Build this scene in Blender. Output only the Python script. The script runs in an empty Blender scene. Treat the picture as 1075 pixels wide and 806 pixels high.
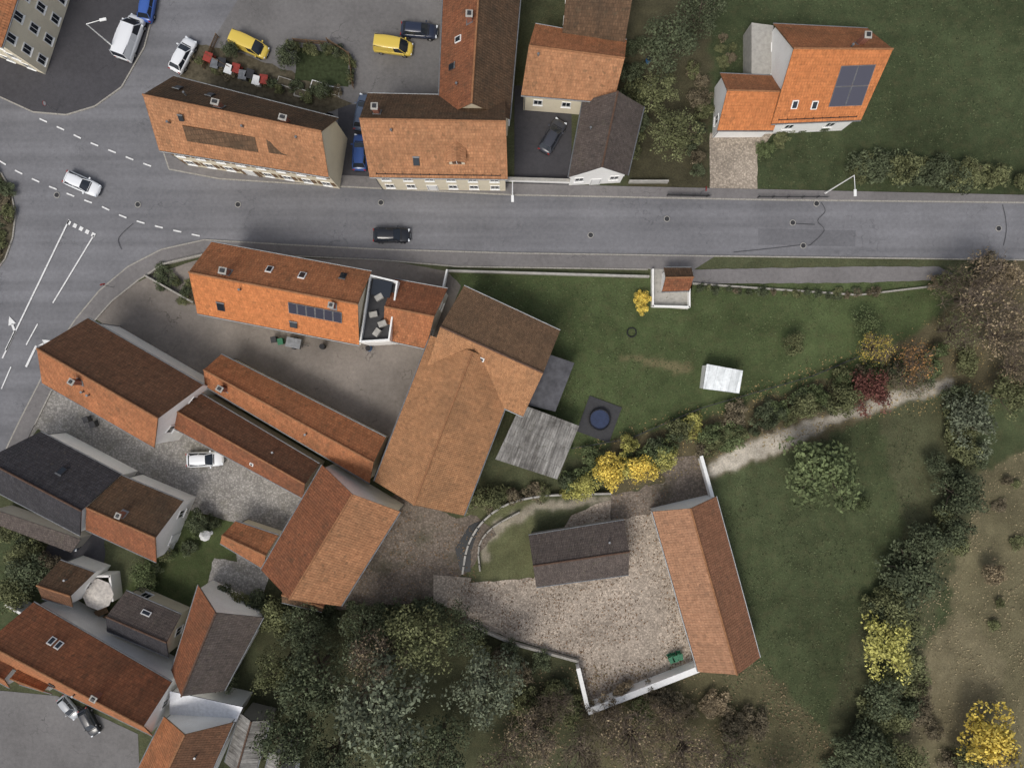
import bpy,bmesh,math,random
import numpy as np
from mathutils import Vector,Matrix,noise
random.seed(7); np.random.seed(7)
H=84.0;S=8.6;CX=537.5;CY=403.0
def W(px,py,z=0.0):
    k=(H-z)/H/S
    return Vector(((px-CX)*k,(CY-py)*k,z))
def L(r,g,b,k=1.0):
    f=lambda c:(c/12.92 if c<=.04045 else ((c+.055)/1.055)**2.4)
    return (f(r/255)*k,f(g/255)*k,f(b/255)*k,1)
def ds(c,k,g=1.0):
    y=.3*c[0]+.59*c[1]+.11*c[2]
    return tuple((c[i]*(1-k)+y*k)*g for i in range(3))+(1,)
sc=bpy.context.scene
# ---------------------------------------------------------------- materials
class NT:
    def __init__(s,name,rough=.85,spec=.3):
        s.m=bpy.data.materials.new(name); s.m.use_nodes=True
        s.n=s.m.node_tree.nodes; s.l=s.m.node_tree.links
        s.b=s.n['Principled BSDF']; s.b.inputs['Roughness'].default_value=rough
        s.b.inputs['Specular IOR Level'].default_value=spec
    def set(s,inp,v):
        if isinstance(v,bpy.types.NodeSocket): s.l.new(v,inp)
        else: inp.default_value=v
    def noise(s,vec,scale,detail=4,rough=.6,dist=0):
        n=s.n.new('ShaderNodeTexNoise'); s.l.new(vec,n.inputs['Vector'])
        n.inputs['Scale'].default_value=scale;n.inputs['Detail'].default_value=min(detail,5)
        n.inputs['Roughness'].default_value=rough;n.inputs['Distortion'].default_value=dist
        return n.outputs['Fac']
    def ramp(s,f,a,b,va=0.,vb=1.):
        n=s.n.new('ShaderNodeMapRange'); s.l.new(f,n.inputs[0])
        n.inputs[1].default_value=a;n.inputs[2].default_value=b
        n.inputs[3].default_value=va;n.inputs[4].default_value=vb
        return n.outputs[0]
    def mix(s,f,a,b,mode='MIX'):
        n=s.n.new('ShaderNodeMix');n.data_type='RGBA';n.blend_type=mode
        s.set(n.inputs[0],f);s.set(n.inputs[6],a);s.set(n.inputs[7],b)
        return n.outputs[2]
    def math(s,op,a,b=0.):
        n=s.n.new('ShaderNodeMath');n.operation=op
        s.set(n.inputs[0],a);s.set(n.inputs[1],b);return n.outputs[0]
    def pos(s):
        return s.n.new('ShaderNodeNewGeometry').outputs['Position']
    def uv(s): return s.n.new('ShaderNodeTexCoord').outputs['UV']
    def map(s,v,sx,sy,sz=1,rot=0):
        n=s.n.new('ShaderNodeMapping');s.l.new(v,n.inputs[0])
        n.inputs['Scale'].default_value=(sx,sy,sz);n.inputs['Rotation'].default_value=(0,0,rot);return n.outputs[0]
    def gray(s,f):
        n=s.n.new('ShaderNodeCombineColor')
        for i in range(3): s.l.new(f,n.inputs[i])
        return n.outputs[0]
    def bump(s,h,dist=.05,st=.6):
        n=s.n.new('ShaderNodeBump');n.inputs['Distance'].default_value=dist;n.inputs['Strength'].default_value=st
        s.l.new(h,n.inputs['Height']);s.l.new(n.outputs[0],s.b.inputs['Normal'])
    def col(s,c): s.set(s.b.inputs['Base Color'],c)
def flat(name,c,rough=.6,spec=.4,metal=0,var=.25,sc_=3.):
    t=NT(name,rough,spec);t.b.inputs['Metallic'].default_value=metal
    p=t.pos();f=t.ramp(t.noise(p,sc_,5),.3,.7,1-var,1+var)
    t.col(t.mix(1.,c,t.gray(f),'MULTIPLY'));return t.m
def warm(c): return (c[0]*.93,c[1]*1.0,c[2]*.80,1)
def tile(name,c1,c2,dk,tw=.30,th=.36,stain=.5,streak=.35,mort=.5,moss=None,dsat=.2,gain=1.0,wm=True):
    c1=ds(c1,dsat,gain);c2=ds(c2,dsat,gain);dk=ds(dk,dsat,gain)
    if wm: c1=warm(c1);c2=warm(c2);dk=warm(dk)
    t=NT(name,.85,.2);uv=t.uv();p=t.pos()
    b=t.n.new('ShaderNodeTexBrick');t.l.new(uv,b.inputs['Vector'])
    b.offset=.5;b.inputs['Scale'].default_value=1;b.inputs['Brick Width'].default_value=tw;b.inputs['Row Height'].default_value=th
    b.inputs['Mortar Size'].default_value=.03;b.inputs['Mortar Smooth'].default_value=.6
    b.inputs['Color1'].default_value=c1;b.inputs['Color2'].default_value=c2
    b.inputs['Mortar'].default_value=tuple(c1[i]*(1-mort)+dk[i]*mort*.6 for i in range(3))+(1,)
    c=b.outputs['Color']
    n1=t.ramp(t.noise(p,.28,7,.65,.4),.42,.72,0,stain)
    c=t.mix(n1,c,dk)
    n2=t.ramp(t.noise(t.map(uv,2.2,.22),1.,5,.7),.45,.75,0,streak)
    c=t.mix(n2,c,dk)
    n3=t.ramp(t.noise(p,1.7,6,.75),.3,.7,.82,1.18)
    c=t.mix(1.,c,t.gray(n3),'MULTIPLY')
    wn=t.n.new('ShaderNodeTexVoronoi');t.l.new(t.map(uv,1/tw,1/th),wn.inputs['Vector']);wn.inputs['Scale'].default_value=1
    sp=t.n.new('ShaderNodeSeparateColor');t.l.new(wn.outputs['Color'],sp.inputs[0])
    c=t.mix(1.,c,t.gray(t.ramp(sp.outputs[0],0,1,.88,1.11)),'MULTIPLY')
    odd=t.ramp(sp.outputs[1],.94,.97,0,.4); c=t.mix(odd,c,dk)
    c=t.mix(t.ramp(t.noise(p,2.6,8,.8),.58,.72,0,.2),c,L(146,130,106))
    if moss:
        c=t.mix(t.ramp(t.noise(p,.9,8,.8),.58,.68,0,.7),c,moss)
    t.col(c)
    sx=t.n.new('ShaderNodeSeparateXYZ');t.l.new(uv,sx.inputs[0])
    a=t.math('FRACT',t.math('DIVIDE',sx.outputs[1],th))
    w=t.math('SINE',t.math('MULTIPLY',sx.outputs[0],2*math.pi/tw))
    hgt=t.math('ADD',t.math('MULTIPLY',a,-1.),t.math('MULTIPLY',w,.35))
    t.bump(hgt,.05,.7);return t.m
R={}
R['orange']=tile('orange_clay_tile',L(196,114,72),L(180,100,62),L(108,76,58),stain=.5,streak=.35)
R['orange2']=tile('light_orange_clay_tile',L(198,128,92),L(182,114,80),L(116,84,66),stain=.4,streak=.4,mort=.4)
R['orangesm']=tile('new_orange_tile',L(212,124,74),L(204,116,68),L(150,90,62),stain=.2,streak=.18,mort=.3,dsat=.12)
R['rust']=tile('rust_tile',L(162,90,60),L(144,78,54),L(86,62,52),stain=.5)
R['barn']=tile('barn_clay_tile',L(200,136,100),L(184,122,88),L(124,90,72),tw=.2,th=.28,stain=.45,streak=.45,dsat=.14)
R['barn_shade']=tile('shaded_barn_tile',L(150,108,86),L(132,94,76),L(92,72,62),tw=.2,th=.28,stain=.5,streak=.4)  # darker copy of the barn tile; north slope's shade is in the colour
R['brown']=tile('brown_weathered_tile',L(118,84,68),L(102,72,58),L(64,54,50),stain=.6,moss=L(78,74,60))
R['brownred']=tile('brown_red_tile',L(128,82,64),L(112,72,58),L(78,58,50),stain=.35,streak=.2)
R['greybrown']=tile('grey_brown_tile',L(110,98,90),L(94,82,76),L(64,58,56),tw=.2,th=.3,stain=.5,moss=L(90,86,72),wm=False,gain=.95)
R['slate']=tile('dark_slate_tile',L(76,74,78),L(64,62,66),L(42,42,45),tw=.25,th=.3,stain=.4,gain=.9,wm=False)
R['pink']=tile('pale_red_tile',L(188,128,104),L(178,118,94),L(128,90,76),stain=.3,streak=.35,mort=.3)
R['pink_shade']=tile('shaded_pale_red_tile',L(162,102,80),L(150,92,72),L(108,76,64),stain=.25,streak=.2)  # pale red tile darkened: shade of the shed's right slope painted in
R['weather']=tile('weathered_fibre_sheet',L(168,165,158),L(138,134,128),L(58,54,50),tw=.28,th=2.4,stain=.8,streak=.95,moss=L(74,72,60),wm=False)
R['ridge']=flat('ridge_tile',warm(ds(L(156,104,78),.1)),.8,.2)
R['ridgedk']=flat('ridge_tile_dark',L(94,74,62),.8,.2)
def plaster(name,c):
    t=NT(name,.9,.2);p=t.pos()
    c=t.mix(t.ramp(t.noise(p,.5,6,.7),.45,.8,0,.3),c,(c[0]*.6,c[1]*.58,c[2]*.53,1))
    c=t.mix(1.,c,t.gray(t.ramp(t.noise(p,9,4),.3,.7,.94,1.05)),'MULTIPLY');t.col(c);return t.m
PW=plaster('white_plaster',L(243,242,238));PC=plaster('cream_plaster',L(226,216,192));PG=plaster('grey_plaster',L(165,160,152));PB=plaster('beige_plaster',L(190,176,152))
GLASS=NT('window_glass',.08,.6);GLASS.col(L(36,42,50));GLASS=GLASS.m
FRAME=flat('white_window_frame',L(236,236,233),.5,.4,var=.05)
METAL=flat('zinc_metal',L(130,132,134),.45,.5,.5)
DARK=flat('dark_metal',L(52,52,54),.5,.4)
STONE=flat('stone_grey',L(158,154,146),.9,.2,var=.3,sc_=6)
CONC=flat('concrete',L(168,165,158),.9,.2,var=.18,sc_=2)
WOOD=flat('weathered_wood',L(120,98,76),.85,.2,var=.35,sc_=5)
BRICK=flat('chimney_brick',L(140,96,80),.9,.2,var=.3,sc_=8)
SOLAR=NT('solar_cell',.3,.5);SOLAR.col(L(74,74,86));SOLAR=SOLAR.m
SOLARD=NT('dark_solar_cell',.25,.5);SOLARD.col(L(44,44,60));SOLARD=SOLARD.m
PATCH=R['brown']
def asphalt(name,c,patch=.25,crack=.35,lane=0.):
    t=NT(name,.92,.2);p=t.pos()
    x=t.mix(1.,c,t.gray(t.ramp(t.noise(p,.12,6,.6),.3,.7,1-patch,1+patch)),'MULTIPLY')
    x=t.mix(1.,x,t.gray(t.ramp(t.noise(p,2.2,8,.75),.3,.7,.86,1.14)),'MULTIPLY')
    x=t.mix(1.,x,t.gray(t.ramp(t.noise(p,22,2,.8),.3,.7,.84,1.16)),'MULTIPLY')
    if lane: x=t.mix(1.,x,t.gray(t.ramp(t.noise(t.map(p,.02,.75,1,.03),1,3,.5),.35,.65,1-lane,1+lane)),'MULTIPLY')
    v=t.n.new('ShaderNodeTexVoronoi');v.feature='DISTANCE_TO_EDGE';v.inputs['Scale'].default_value=.16
    nn=t.n.new('ShaderNodeTexNoise');nn.inputs['Scale'].default_value=.8;nn.inputs['Detail'].default_value=4;t.l.new(p,nn.inputs['Vector'])
    va=t.n.new('ShaderNodeVectorMath');va.operation='MULTIPLY_ADD';t.l.new(nn.outputs['Color'],va.inputs[0]);va.inputs[1].default_value=(3,3,3);t.l.new(p,va.inputs[2])
    t.l.new(va.outputs[0],v.inputs['Vector'])
    cr=t.ramp(v.outputs['Distance'],.004,.011,crack,0)
    g=t.ramp(t.noise(p,.2,3),.5,.6,0,1)
    x=t.mix(t.math('MULTIPLY',cr,g),x,tuple(c[i]*.35 for i in range(3))+(1,))
    t.col(x);return t.m
ROAD=asphalt('road_asphalt',L(118,118,121),.14,lane=.12);WALK=asphalt('pavement_asphalt',L(120,117,116),.15);DKASP=asphalt('dark_asphalt',L(74,73,76),.15)
ROADP=asphalt('road_repair_asphalt',L(110,110,113),.12)
DRIVE=asphalt('old_drive_asphalt',L(126,119,112),.3,.6);LOT=asphalt('car_park_asphalt',L(114,112,111),.2,.5)
def cobble(name,c,s=4.,leaf=L(105,82,58),la=.4,green=None):
    t=NT(name,.92,.2);p=t.pos()
    v=t.n.new('ShaderNodeTexVoronoi');v.inputs['Scale'].default_value=s;t.l.new(p,v.inputs['Vector'])
    sp=t.n.new('ShaderNodeSeparateColor');t.l.new(v.outputs['Color'],sp.inputs[0])
    x=t.mix(1.,c,t.gray(t.ramp(sp.outputs[0],0,1,.7,1.26)),'MULTIPLY')
    x=t.mix(t.ramp(v.outputs['Distance'],.35,.6,0,.45),x,tuple(c[i]*.4 for i in range(3))+(1,))
    x=t.mix(1.,x,t.gray(t.ramp(t.noise(p,.25,7,.7),.3,.7,.76,1.24)),'MULTIPLY')
    x=t.mix(t.ramp(t.noise(p,5,8,.85),.55,.68,0,la),x,leaf)
    if green: x=t.mix(t.ramp(t.noise(p,.3,6,.7),.52,.7,0,.7),x,green)
    t.col(x);t.bump(v.outputs['Distance'],.03,.5);return t.m
COB=cobble('cobblestone_leaf_strewn',L(178,165,150),5.,L(124,102,80),.3);COB2=cobble('cobblestone_grey',L(158,154,148),5.,la=.15,green=L(104,101,86))
GRAV=cobble('gravel_brown',L(126,115,104),5.,L(86,74,60),.5,green=L(82,80,64));PAVE=cobble('paving_blocks',L(170,158,143),5.,la=.12)
SOILM=flat('planting_soil',L(88,82,68),.95,.1,var=.4,sc_=2)
_t=NT('road_paint',.7,.3);_p=_t.pos();_t.col(_t.mix(_t.ramp(_t.noise(_p,6,6,.8),.5,.68,0,.75),L(230,230,228),L(134,134,134)));PAINT=_t.m
_t=NT('terrain_ground',.95,.1);_p=_t.pos()
_a=_t.n.new('ShaderNodeAttribute');_a.attribute_name='ground'
_c=_a.outputs['Color']
_c=_t.mix(1.,_c,_t.gray(_t.ramp(_t.noise(_p,.35,5,.72),.3,.7,.72,1.3)),'MULTIPLY')
_c=_t.mix(1.,_c,_t.gray(_t.ramp(_t.noise(_p,4.5,4,.8),.3,.7,.7,1.32)),'MULTIPLY')
_c=_t.mix(_t.ramp(_t.noise(_p,.8,5,.75),.48,.72,0,.38),_c,L(98,92,68))
_c=_t.mix(_t.ramp(_t.noise(_p,9,3,.8),.6,.72,0,.3),_c,L(116,108,84))
_t.col(_c);_t.bump(_t.noise(_p,7,3,.8),.15,.6);GROUND=_t.m
_t=NT('leaf',.8,.15);_o=_t.n.new('ShaderNodeObjectInfo');_a=_t.n.new('ShaderNodeAttribute');_a.attribute_name='tint'
_t.col(_t.mix(1.,_o.outputs['Color'],_t.gray(_a.outputs['Fac']),'MULTIPLY'));LEAF=_t.m
BARK=flat('bark',L(108,97,86),.95,.1,var=.3,sc_=4)
# ---------------------------------------------------------------- mesh builder
class MB:
    def __init__(s): s.v=[];s.f=[];s.u=[];s.m=[]
    def face(s,pts,mi=0,uv=None):
        b=len(s.v);s.v+=[tuple(p) for p in pts];s.f.append(tuple(range(b,b+len(pts))));s.m.append(mi)
        s.u+= list(uv) if uv else [(0,0)]*len(pts)
    def mesh(s,vs,fs,mi=0):
        b=len(s.v);s.v+=[tuple(p) for p in vs]
        for f in fs: s.f.append(tuple(b+i for i in f));s.m.append(mi);s.u+=[(s.v[b+i][0],s.v[b+i][1]) for i in f]
    def box(s,c,X,Y,Z,hx,hy,hz,mi=0):
        c=Vector(c);X=Vector(X)*hx;Y=Vector(Y)*hy;Z=Vector(Z)*hz
        vs=[c+a*X+b*Y+d*Z for d in(-1,1) for b in(-1,1) for a in(-1,1)]
        s.mesh(vs,[(0,2,3,1),(4,5,7,6),(0,1,5,4),(2,6,7,3),(0,4,6,2),(1,3,7,5)],mi)
    def bx(s,x,y,z,hx,hy,hz,ang=0,mi=0):
        c=math.cos(ang);q=math.sin(ang);s.box((x,y,z),(c,q,0),(-q,c,0),(0,0,1),hx,hy,hz,mi)
    def prism(s,poly,z0,z1,mi=0):
        n=len(poly);vs=[(p[0],p[1],z0) for p in poly]+[(p[0],p[1],z1) for p in poly]
        s.mesh(vs,[tuple(range(n))[::-1],tuple(range(n,2*n))]+[(i,(i+1)%n,n+(i+1)%n,n+i) for i in range(n)],mi)
    def tube(s,a,b,r0,r1,n=8,mi=0):
        a=Vector(a);b=Vector(b);d=(b-a).normalized();x=d.orthogonal().normalized();y=d.cross(x)
        vs=[a+(x*math.cos(t)+y*math.sin(t))*r0 for t in [2*math.pi*i/n for i in range(n)]]+[b+(x*math.cos(t)+y*math.sin(t))*r1 for t in [2*math.pi*i/n for i in range(n)]]
        s.mesh(vs,[tuple(range(n))[::-1],tuple(range(n,2*n))]+[(i,(i+1)%n,n+(i+1)%n,n+i) for i in range(n)],mi)
    def obj(s,name,mats,center=(0,0,0),parent=None,recalc=True,smooth=False,bevel=0):
        c=Vector(center);me=bpy.data.meshes.new(name)
        me.from_pydata([tuple(Vector(v)-c) for v in s.v],[],s.f)
        for m in mats: me.materials.append(m)
        me.polygons.foreach_set('material_index',s.m)
        ul=me.uv_layers.new(name='UVMap');ul.data.foreach_set('uv',[k for q in s.u for k in q])
        if recalc:
            bm=bmesh.new();bm.from_mesh(me);bmesh.ops.recalc_face_normals(bm,faces=bm.faces);bm.to_mesh(me);bm.free()
        if smooth: me.polygons.foreach_set('use_smooth',[True]*len(me.polygons))
        o=bpy.data.objects.new(name,me);sc.collection.objects.link(o)
        if bevel:
            b=o.modifiers.new('b','BEVEL');b.width=bevel;b.segments=2
        if parent: o.parent=parent
        else: o.location=c
        return o
def empty(name,c):
    e=bpy.data.objects.new(name,None);e.location=c;e.empty_display_size=.5;sc.collection.objects.link(e);return e
# ---------------------------------------------------------------- terrain
def inside(X,Y,poly):
    r=np.zeros(X.shape,bool);n=len(poly);j=n-1
    for i in range(n):
        xi,yi=poly[i];xj,yj=poly[j]
        c=((yi>Y)!=(yj>Y))&(X<(xj-xi)*(Y-yi)/((yj-yi) if yj!=yi else 1e-9)+xi)
        r^=c;j=i
    return r
def axis(lo,hi,st):
    a=list(np.arange(lo,hi+.01,st));e=[];d=st
    x=hi
    while x<1800: d*=1.35;x+=d;e.append(x)
    x=lo;d=st;e2=[]
    while x>-1800: d*=1.35;x-=d;e2.append(x)
    return np.array(e2[::-1]+a+e)
xs=axis(-72,72,.36);ys=axis(-55,55,.36)
GX,GY=np.meshgrid(xs,ys)
nz=np.array([[noise.noise((x*.5,y*.5,3.1))+.5*noise.noise((x*1.7,y*1.7,9)) for x in xs] for y in ys])
nz2=np.array([[noise.noise((x*.5+31,y*.5,7.1))+.5*noise.noise((x*1.7,y*1.7+50,9)) for x in xs] for y in ys])
nb=np.array([[noise.noise((x*.09,y*.09,1.1)) for x in xs] for y in ys])
PXg=CX+GX*S+nz*6;PYg=CY-GY*S+nz2*6
C=np.zeros(GX.shape+(3,));C[:]=L(78,82,60)[:3]
def gp(poly,c,k=1): 
    m=inside(PXg,PYg,poly);C[m]=L(*c)[:3]
gp([(735,-80),(1300,-80),(1300,205),(735,205)],(68,77,53))
gp([(470,285),(1000,296),(980,350),(900,400),(760,440),(600,480),(480,400)],(77,88,57))
gp([(760,440),(980,400),(1300,420),(1300,1000),(500,1000),(500,700),(740,690)],(72,80,55))
gp([(985,520),(1080,470),(1300,470),(1300,900),(960,840),(930,740),(1000,640)],(112,106,82))
gp([(960,700),(1010,640),(1060,700),(1010,790),(950,770)],(122,114,90))
gp([(920,430),(1000,415),(1030,520),(1000,600),(960,700),(900,780),(860,800),(890,680),(950,560)],(82,84,62))
gp([(640,462),(740,440),(905,385),(990,330),(1075,270),(1200,270),(1200,420),(980,410),(840,470),(750,500),(640,520)],(98,91,70))
gp([(540,700),(800,700),(900,806),(850,1000),(500,1000)],(90,86,64))
gp([(280,600),(600,600),(620,900),(250,900)],(72,74,54))
gp([(480,520),(560,525),(570,612),(490,606)],(96,98,70))
gp([(745,500),(742,486),(790,463),(835,446),(900,425),(950,410),(1000,396),(1003,405),(950,423),(900,437),(840,463),(800,482)],(180,172,158))
gp([(505,590),(505,565),(525,545),(560,530),(640,520),(640,527),(565,537),(532,552),(513,572),(513,590)],(152,144,128))
gp([(150,520),(250,520),(240,640),(100,640),(150,600)],(72,82,52))
gp([(-100,560),(40,560),(60,680),(-100,680)],(70,78,54))
gp([(650,373),(730,385),(728,392),(650,380)],(112,106,78))
gp([(640,0),(745,0),(745,200),(660,200)],(78,75,58))
C*= (1+.35*nb)[...,None]
C[1:-1,1:-1]=(C[1:-1,1:-1]*4+C[:-2,1:-1]+C[2:,1:-1]+C[1:-1,:-2]+C[1:-1,2:])/8
ny,nx=GX.shape
vv=np.stack([GX,GY,np.zeros_like(GX)],-1).reshape(-1,3)
idx=np.arange(nx*ny).reshape(ny,nx)
ff=np.stack([idx[:-1,:-1],idx[:-1,1:],idx[1:,1:],idx[1:,:-1]],-1).reshape(-1,4)
me=bpy.data.meshes.new('terrain');me.from_pydata(vv.tolist(),[],ff.tolist())
ca=me.color_attributes.new('ground','FLOAT_COLOR','POINT')
ca.data.foreach_set('color',np.concatenate([C.reshape(-1,3),np.ones((nx*ny,1))],1).astype(np.float32).ravel())
me.materials.append(GROUND);o=bpy.data.objects.new('grass_ground',me);sc.collection.objects.link(o)
ZL=[0.004]
def jag(poly,amp):
    out=[];n=len(poly)
    for i in range(n):
        a=W(*poly[i]);b=W(*poly[(i+1)%n]);k=max(1,int((b-a).length/.6)) if amp>0 else 1
        for j in range(k):
            p=a.lerp(b,j/k)
            out.append((p.x+amp*noise.noise((p.x*.9,p.y*.9,0)),p.y+amp*noise.noise((p.x*.9,p.y*.9,8))))
    return out
def tri(poly,z,me_name,mat):
    bm=bmesh.new();vs=[bm.verts.new((p[0],p[1],z)) for p in poly];f=bm.faces.new(vs)
    bmesh.ops.triangulate(bm,faces=[f])
    for f in bm.faces:
        if f.normal.z<0: f.normal_flip()
    me=bpy.data.meshes.new(me_name);bm.to_mesh(me);bm.free();me.materials.append(mat)
    o=bpy.data.objects.new(me_name,me);sc.collection.objects.link(o);return o
def sheet(name,poly,mat,amp=0.,z=None):
    if z is None: z=ZL[0];ZL[0]+=.004
    return tri(jag(poly,amp),z,name,mat)
def slab(name,poly,mat,h=.12):
    p=[W(*q) for q in poly];m=MB();m.prism(p,0.0,h);
    o=m.obj(name,[mat]);return o
sheet('road',[(1900,222),(1075,213),(800,210),(540,205),(355,196),(230,188),(178,178),(172,160),(185,110),(225,60),(250,0),(330,-250),(70,-250),(150,-60),(165,0),(152,50),(128,92),(100,112),(70,121),(35,118),(0,102),(-60,70),(-500,-30),(-500,900),(-150,900),(-40,600),(-5,500),(10,465),(22,440),(40,405),(58,368),(80,335),(105,305),(135,280),(170,262),(215,252),(300,257),(400,262),(540,266),(750,269),(1075,273),(1900,282)],ROAD)
sheet('road_repair_patch',[(796,240),(898,242),(898,259),(796,257)],ROADP,.1)
sheet('farmyard_drive',[(157,290),(215,270),(400,272),(470,285),(484,300),(455,370),(440,420),(400,505),(215,410),(100,335),(120,308)],DRIVE,.1)
sheet('cobbled_yard',[(25,470),(52,410),(70,380),(220,440),(330,520),(300,600),(250,600),(245,548),(180,530),(120,495),(40,450)],COB2,.1)
sheet('gravel_yard',[(380,520),(430,520),(480,545),(500,540),(520,560),(490,600),(455,625),(400,640),(340,640),(360,560)],GRAV,.5)
sheet('cobbled_courtyard',[(487,612),(560,606),(600,540),(650,520),(700,505),(740,520),(760,620),(735,700),(616,738),(606,690),(540,672),(484,648)],COB,.25)
sheet('entrance_gravel',[(640,520),(700,505),(690,480),(735,478),(745,525),(680,540),(640,545)],GRAV,.5)
sheet('car_park',[(-100,715),(60,730),(145,770),(150,900),(-100,900)],LOT)
sheet('stone_terrace',[(225,585),(270,595),(282,605),(272,640),(215,625)],COB2,.2)
sheet('small_yard',[(60,545),(110,560),(110,600),(40,600)],DKASP,.2)
sheet('courtyard_asphalt',[(250,0),(465,-60),(465,110),(375,110),(370,190),(350,190),(350,120),(200,80),(225,40)],LOT)
sheet('house_yard',[(540,90),(600,95),(600,200),(540,200)],DKASP)
sheet('yard_gap',[(355,110),(390,110),(390,195),(355,195)],DKASP)
sheet('paved_driveway',[(745,140),(812,140),(795,160),(795,208),(745,206)],PAVE,.1)
sheet('garden_bed',[(195,45),(250,55),(330,85),(370,110),(340,120),(190,85)],SOILM,.3)
sheet('small_lawn',[(312,50),(366,60),(366,92),(310,84)],flat('mown_grass',L(60,68,46),.95,.1,var=.35,sc_=2.5),.15)
sheet('footpath',[(727,283),(900,280),(985,280),(1000,287),(985,294),(900,297),(727,298)],WALK,.12)
sheet('garden_path',[(670,280),(684,283),(684,322),(722,325),(722,285),(727,298),(727,280)],CONC)
sheet('paved_bridge',[(455,603),(495,606),(485,642),(455,632)],PAVE)
slab('pavement',[(220,253),(400,262.5),(540,266.5),(650,268.5),(750,269.5),(727,284),(680,282),(480,279),(400,272),(220,264)],WALK)
slab('pavement',[(172,160),(178,178),(230,188),(355,196),(540,205),(800,210),(1075,213),(1900,222),(1900,210),(1075,205),(800,199),(660,196),(540,193),(355,184),(230,174),(190,160)],WALK)
slab('pavement',[(150,-60),(165,0),(152,50),(128,92),(100,112),(70,121),(35,118),(0,102),(-60,70),(-200,20),(-200,-60)],DKASP)
kc=[(215,252),(170,262),(135,280),(105,305),(80,335),(58,368),(40,405),(22,440),(10,465),(-5,500)]
slab('pavement',kc+[(12,505),(25,470),(37,445),(54,410),(72,375),(94,342),(118,315),(147,292),(180,273),(220,264),(220,253)],WALK)
def kerb(pts,w=.16,h=.135,closed=False,mat=STONE,name='kerb'):
    m=MB();P=[W(*p) for p in pts]
    for a,b in zip(P[:-1],P[1:]):
        d=(b-a);l=d.length;d.normalize();k=max(1,int(l/1.0));ang=math.atan2(d.y,d.x)
        for i in range(k):
            c=a.lerp(b,(i+.5)/k);m.bx(c.x,c.y,h/2+random.uniform(-.004,.004),l/k/2-.012,w/2,h/2,ang)
    m.obj(name,[mat])
def smooth(pts,n=4):
    out=[]
    for i in range(len(pts)-1):
        p0=pts[max(i-1,0)];p1=pts[i];p2=pts[i+1];p3=pts[min(i+2,len(pts)-1)]
        for j in range(n):
            t=j/n
            out.append(tuple(.5*(2*p1[k]+(p2[k]-p0[k])*t+(2*p0[k]-5*p1[k]+4*p2[k]-p3[k])*t*t+(-p0[k]+3*p1[k]-3*p2[k]+p3[k])*t**3) for k in(0,1)))
    out.append(pts[-1]);return out
kerb([(750,269),(540,266),(400,262),(300,257),(215,252)]+kc[1:]);kerb([(220,265),(180,274),(147,293),(118,316),(94,343),(72,376),(54,411),(37,446)])
kerb([(172,160),(178,178),(230,188),(355,196),(540,205),(800,210),(1075,213),(1900,222)])
kerb([(150,-60),(165,0),(152,50),(128,92),(100,112),(70,121),(35,118),(0,102),(-60,70)])
kerb([(750,269),(1075,273),(1900,282)]);kerb([(222,265),(400,273),(480,280),(680,283)])
isl=[(-60,165),(-15,172),(2,182),(12,200),(17,225),(14,250),(6,272),(-8,290),(-60,310)]
slab('planted_island',isl,SOILM,.13);kerb(isl,h=.15)
mk=MB();MZ=.008+ZL[0]
def strip(a,b,w=.14,off=0):
    A=W(*a);B=W(*b);d=(B-A).normalized();n=Vector((-d.y,d.x,0))*w/2
    mk.face([(A-n)[:2]+(MZ,),(B-n)[:2]+(MZ,),(B+n)[:2]+(MZ,),(A+n)[:2]+(MZ,)])
def dashes(pts,w=.18,on=1.0,offl=1.3):
    P=[W(*p) for p in pts]
    tot=sum((b-a).length for a,b in zip(P[:-1],P[1:]));s=0
    def at(t):
        for a,b in zip(P[:-1],P[1:]):
            l=(b-a).length
            if t<=l: return a.lerp(b,t/l)
            t-=l
        return P[-1]
    while s<tot:
        A=at(s);B=at(min(s+on,tot))
        if (B-A).length>.2:
            d=(B-A).normalized();n=Vector((-d.y,d.x,0))*w/2
            mk.face([(A-n)[:2]+(MZ,),(B-n)[:2]+(MZ,),(B+n)[:2]+(MZ,),(A+n)[:2]+(MZ,)])
        s+=on+offl
dashes([(42,125),(68,137),(92,149),(115,158),(140,168),(165,177)])
dashes([(-20,165),(0,169),(14,178),(32,187),(52,196),(80,207),(107,217),(130,228),(153,235),(178,241),(210,248)])
strip((73,231),(3,376),.18);strip((99,247),(56,318),.16)
for i in range(5):
    x=71+i*6.4;y=233+i*3.2;strip((x,y),(x+3.5,y+1.8),.5)
def arrow(px,py,ang,s=1.,turn=0):
    c=W(px,py);ca,sa=math.cos(ang),math.sin(ang)
    def T(pts): mk.face([(c.x+(x*ca-y*sa)*s,c.y+(x*sa+y*ca)*s,MZ) for x,y in pts])
    T([(-2,-.12),(.6,-.12),(.6,.12),(-2,.12)])
    if turn==0: T([(.6,-.45),(2,0),(.6,.45)])
    else:
        T([(.6,-.12),(1.3,.6*turn),(1.1,.8*turn),(.45,.12)][::turn]);T([(.8,1.0*turn),(1.5,.3*turn),(1.9,1.4*turn)][::turn])
a_=math.atan2(145,70)
arrow(14,352,a_,1.,1);arrow(36,368,a_,1.1,-1)
strip((12,385),(2,408),.14);strip((40,340),(28,362),.14)
mk.obj('road_markings',[PAINT],recalc=False)
TAR=flat('tar_seal',L(66,66,68),.6,.3)
mt=MB();
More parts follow.
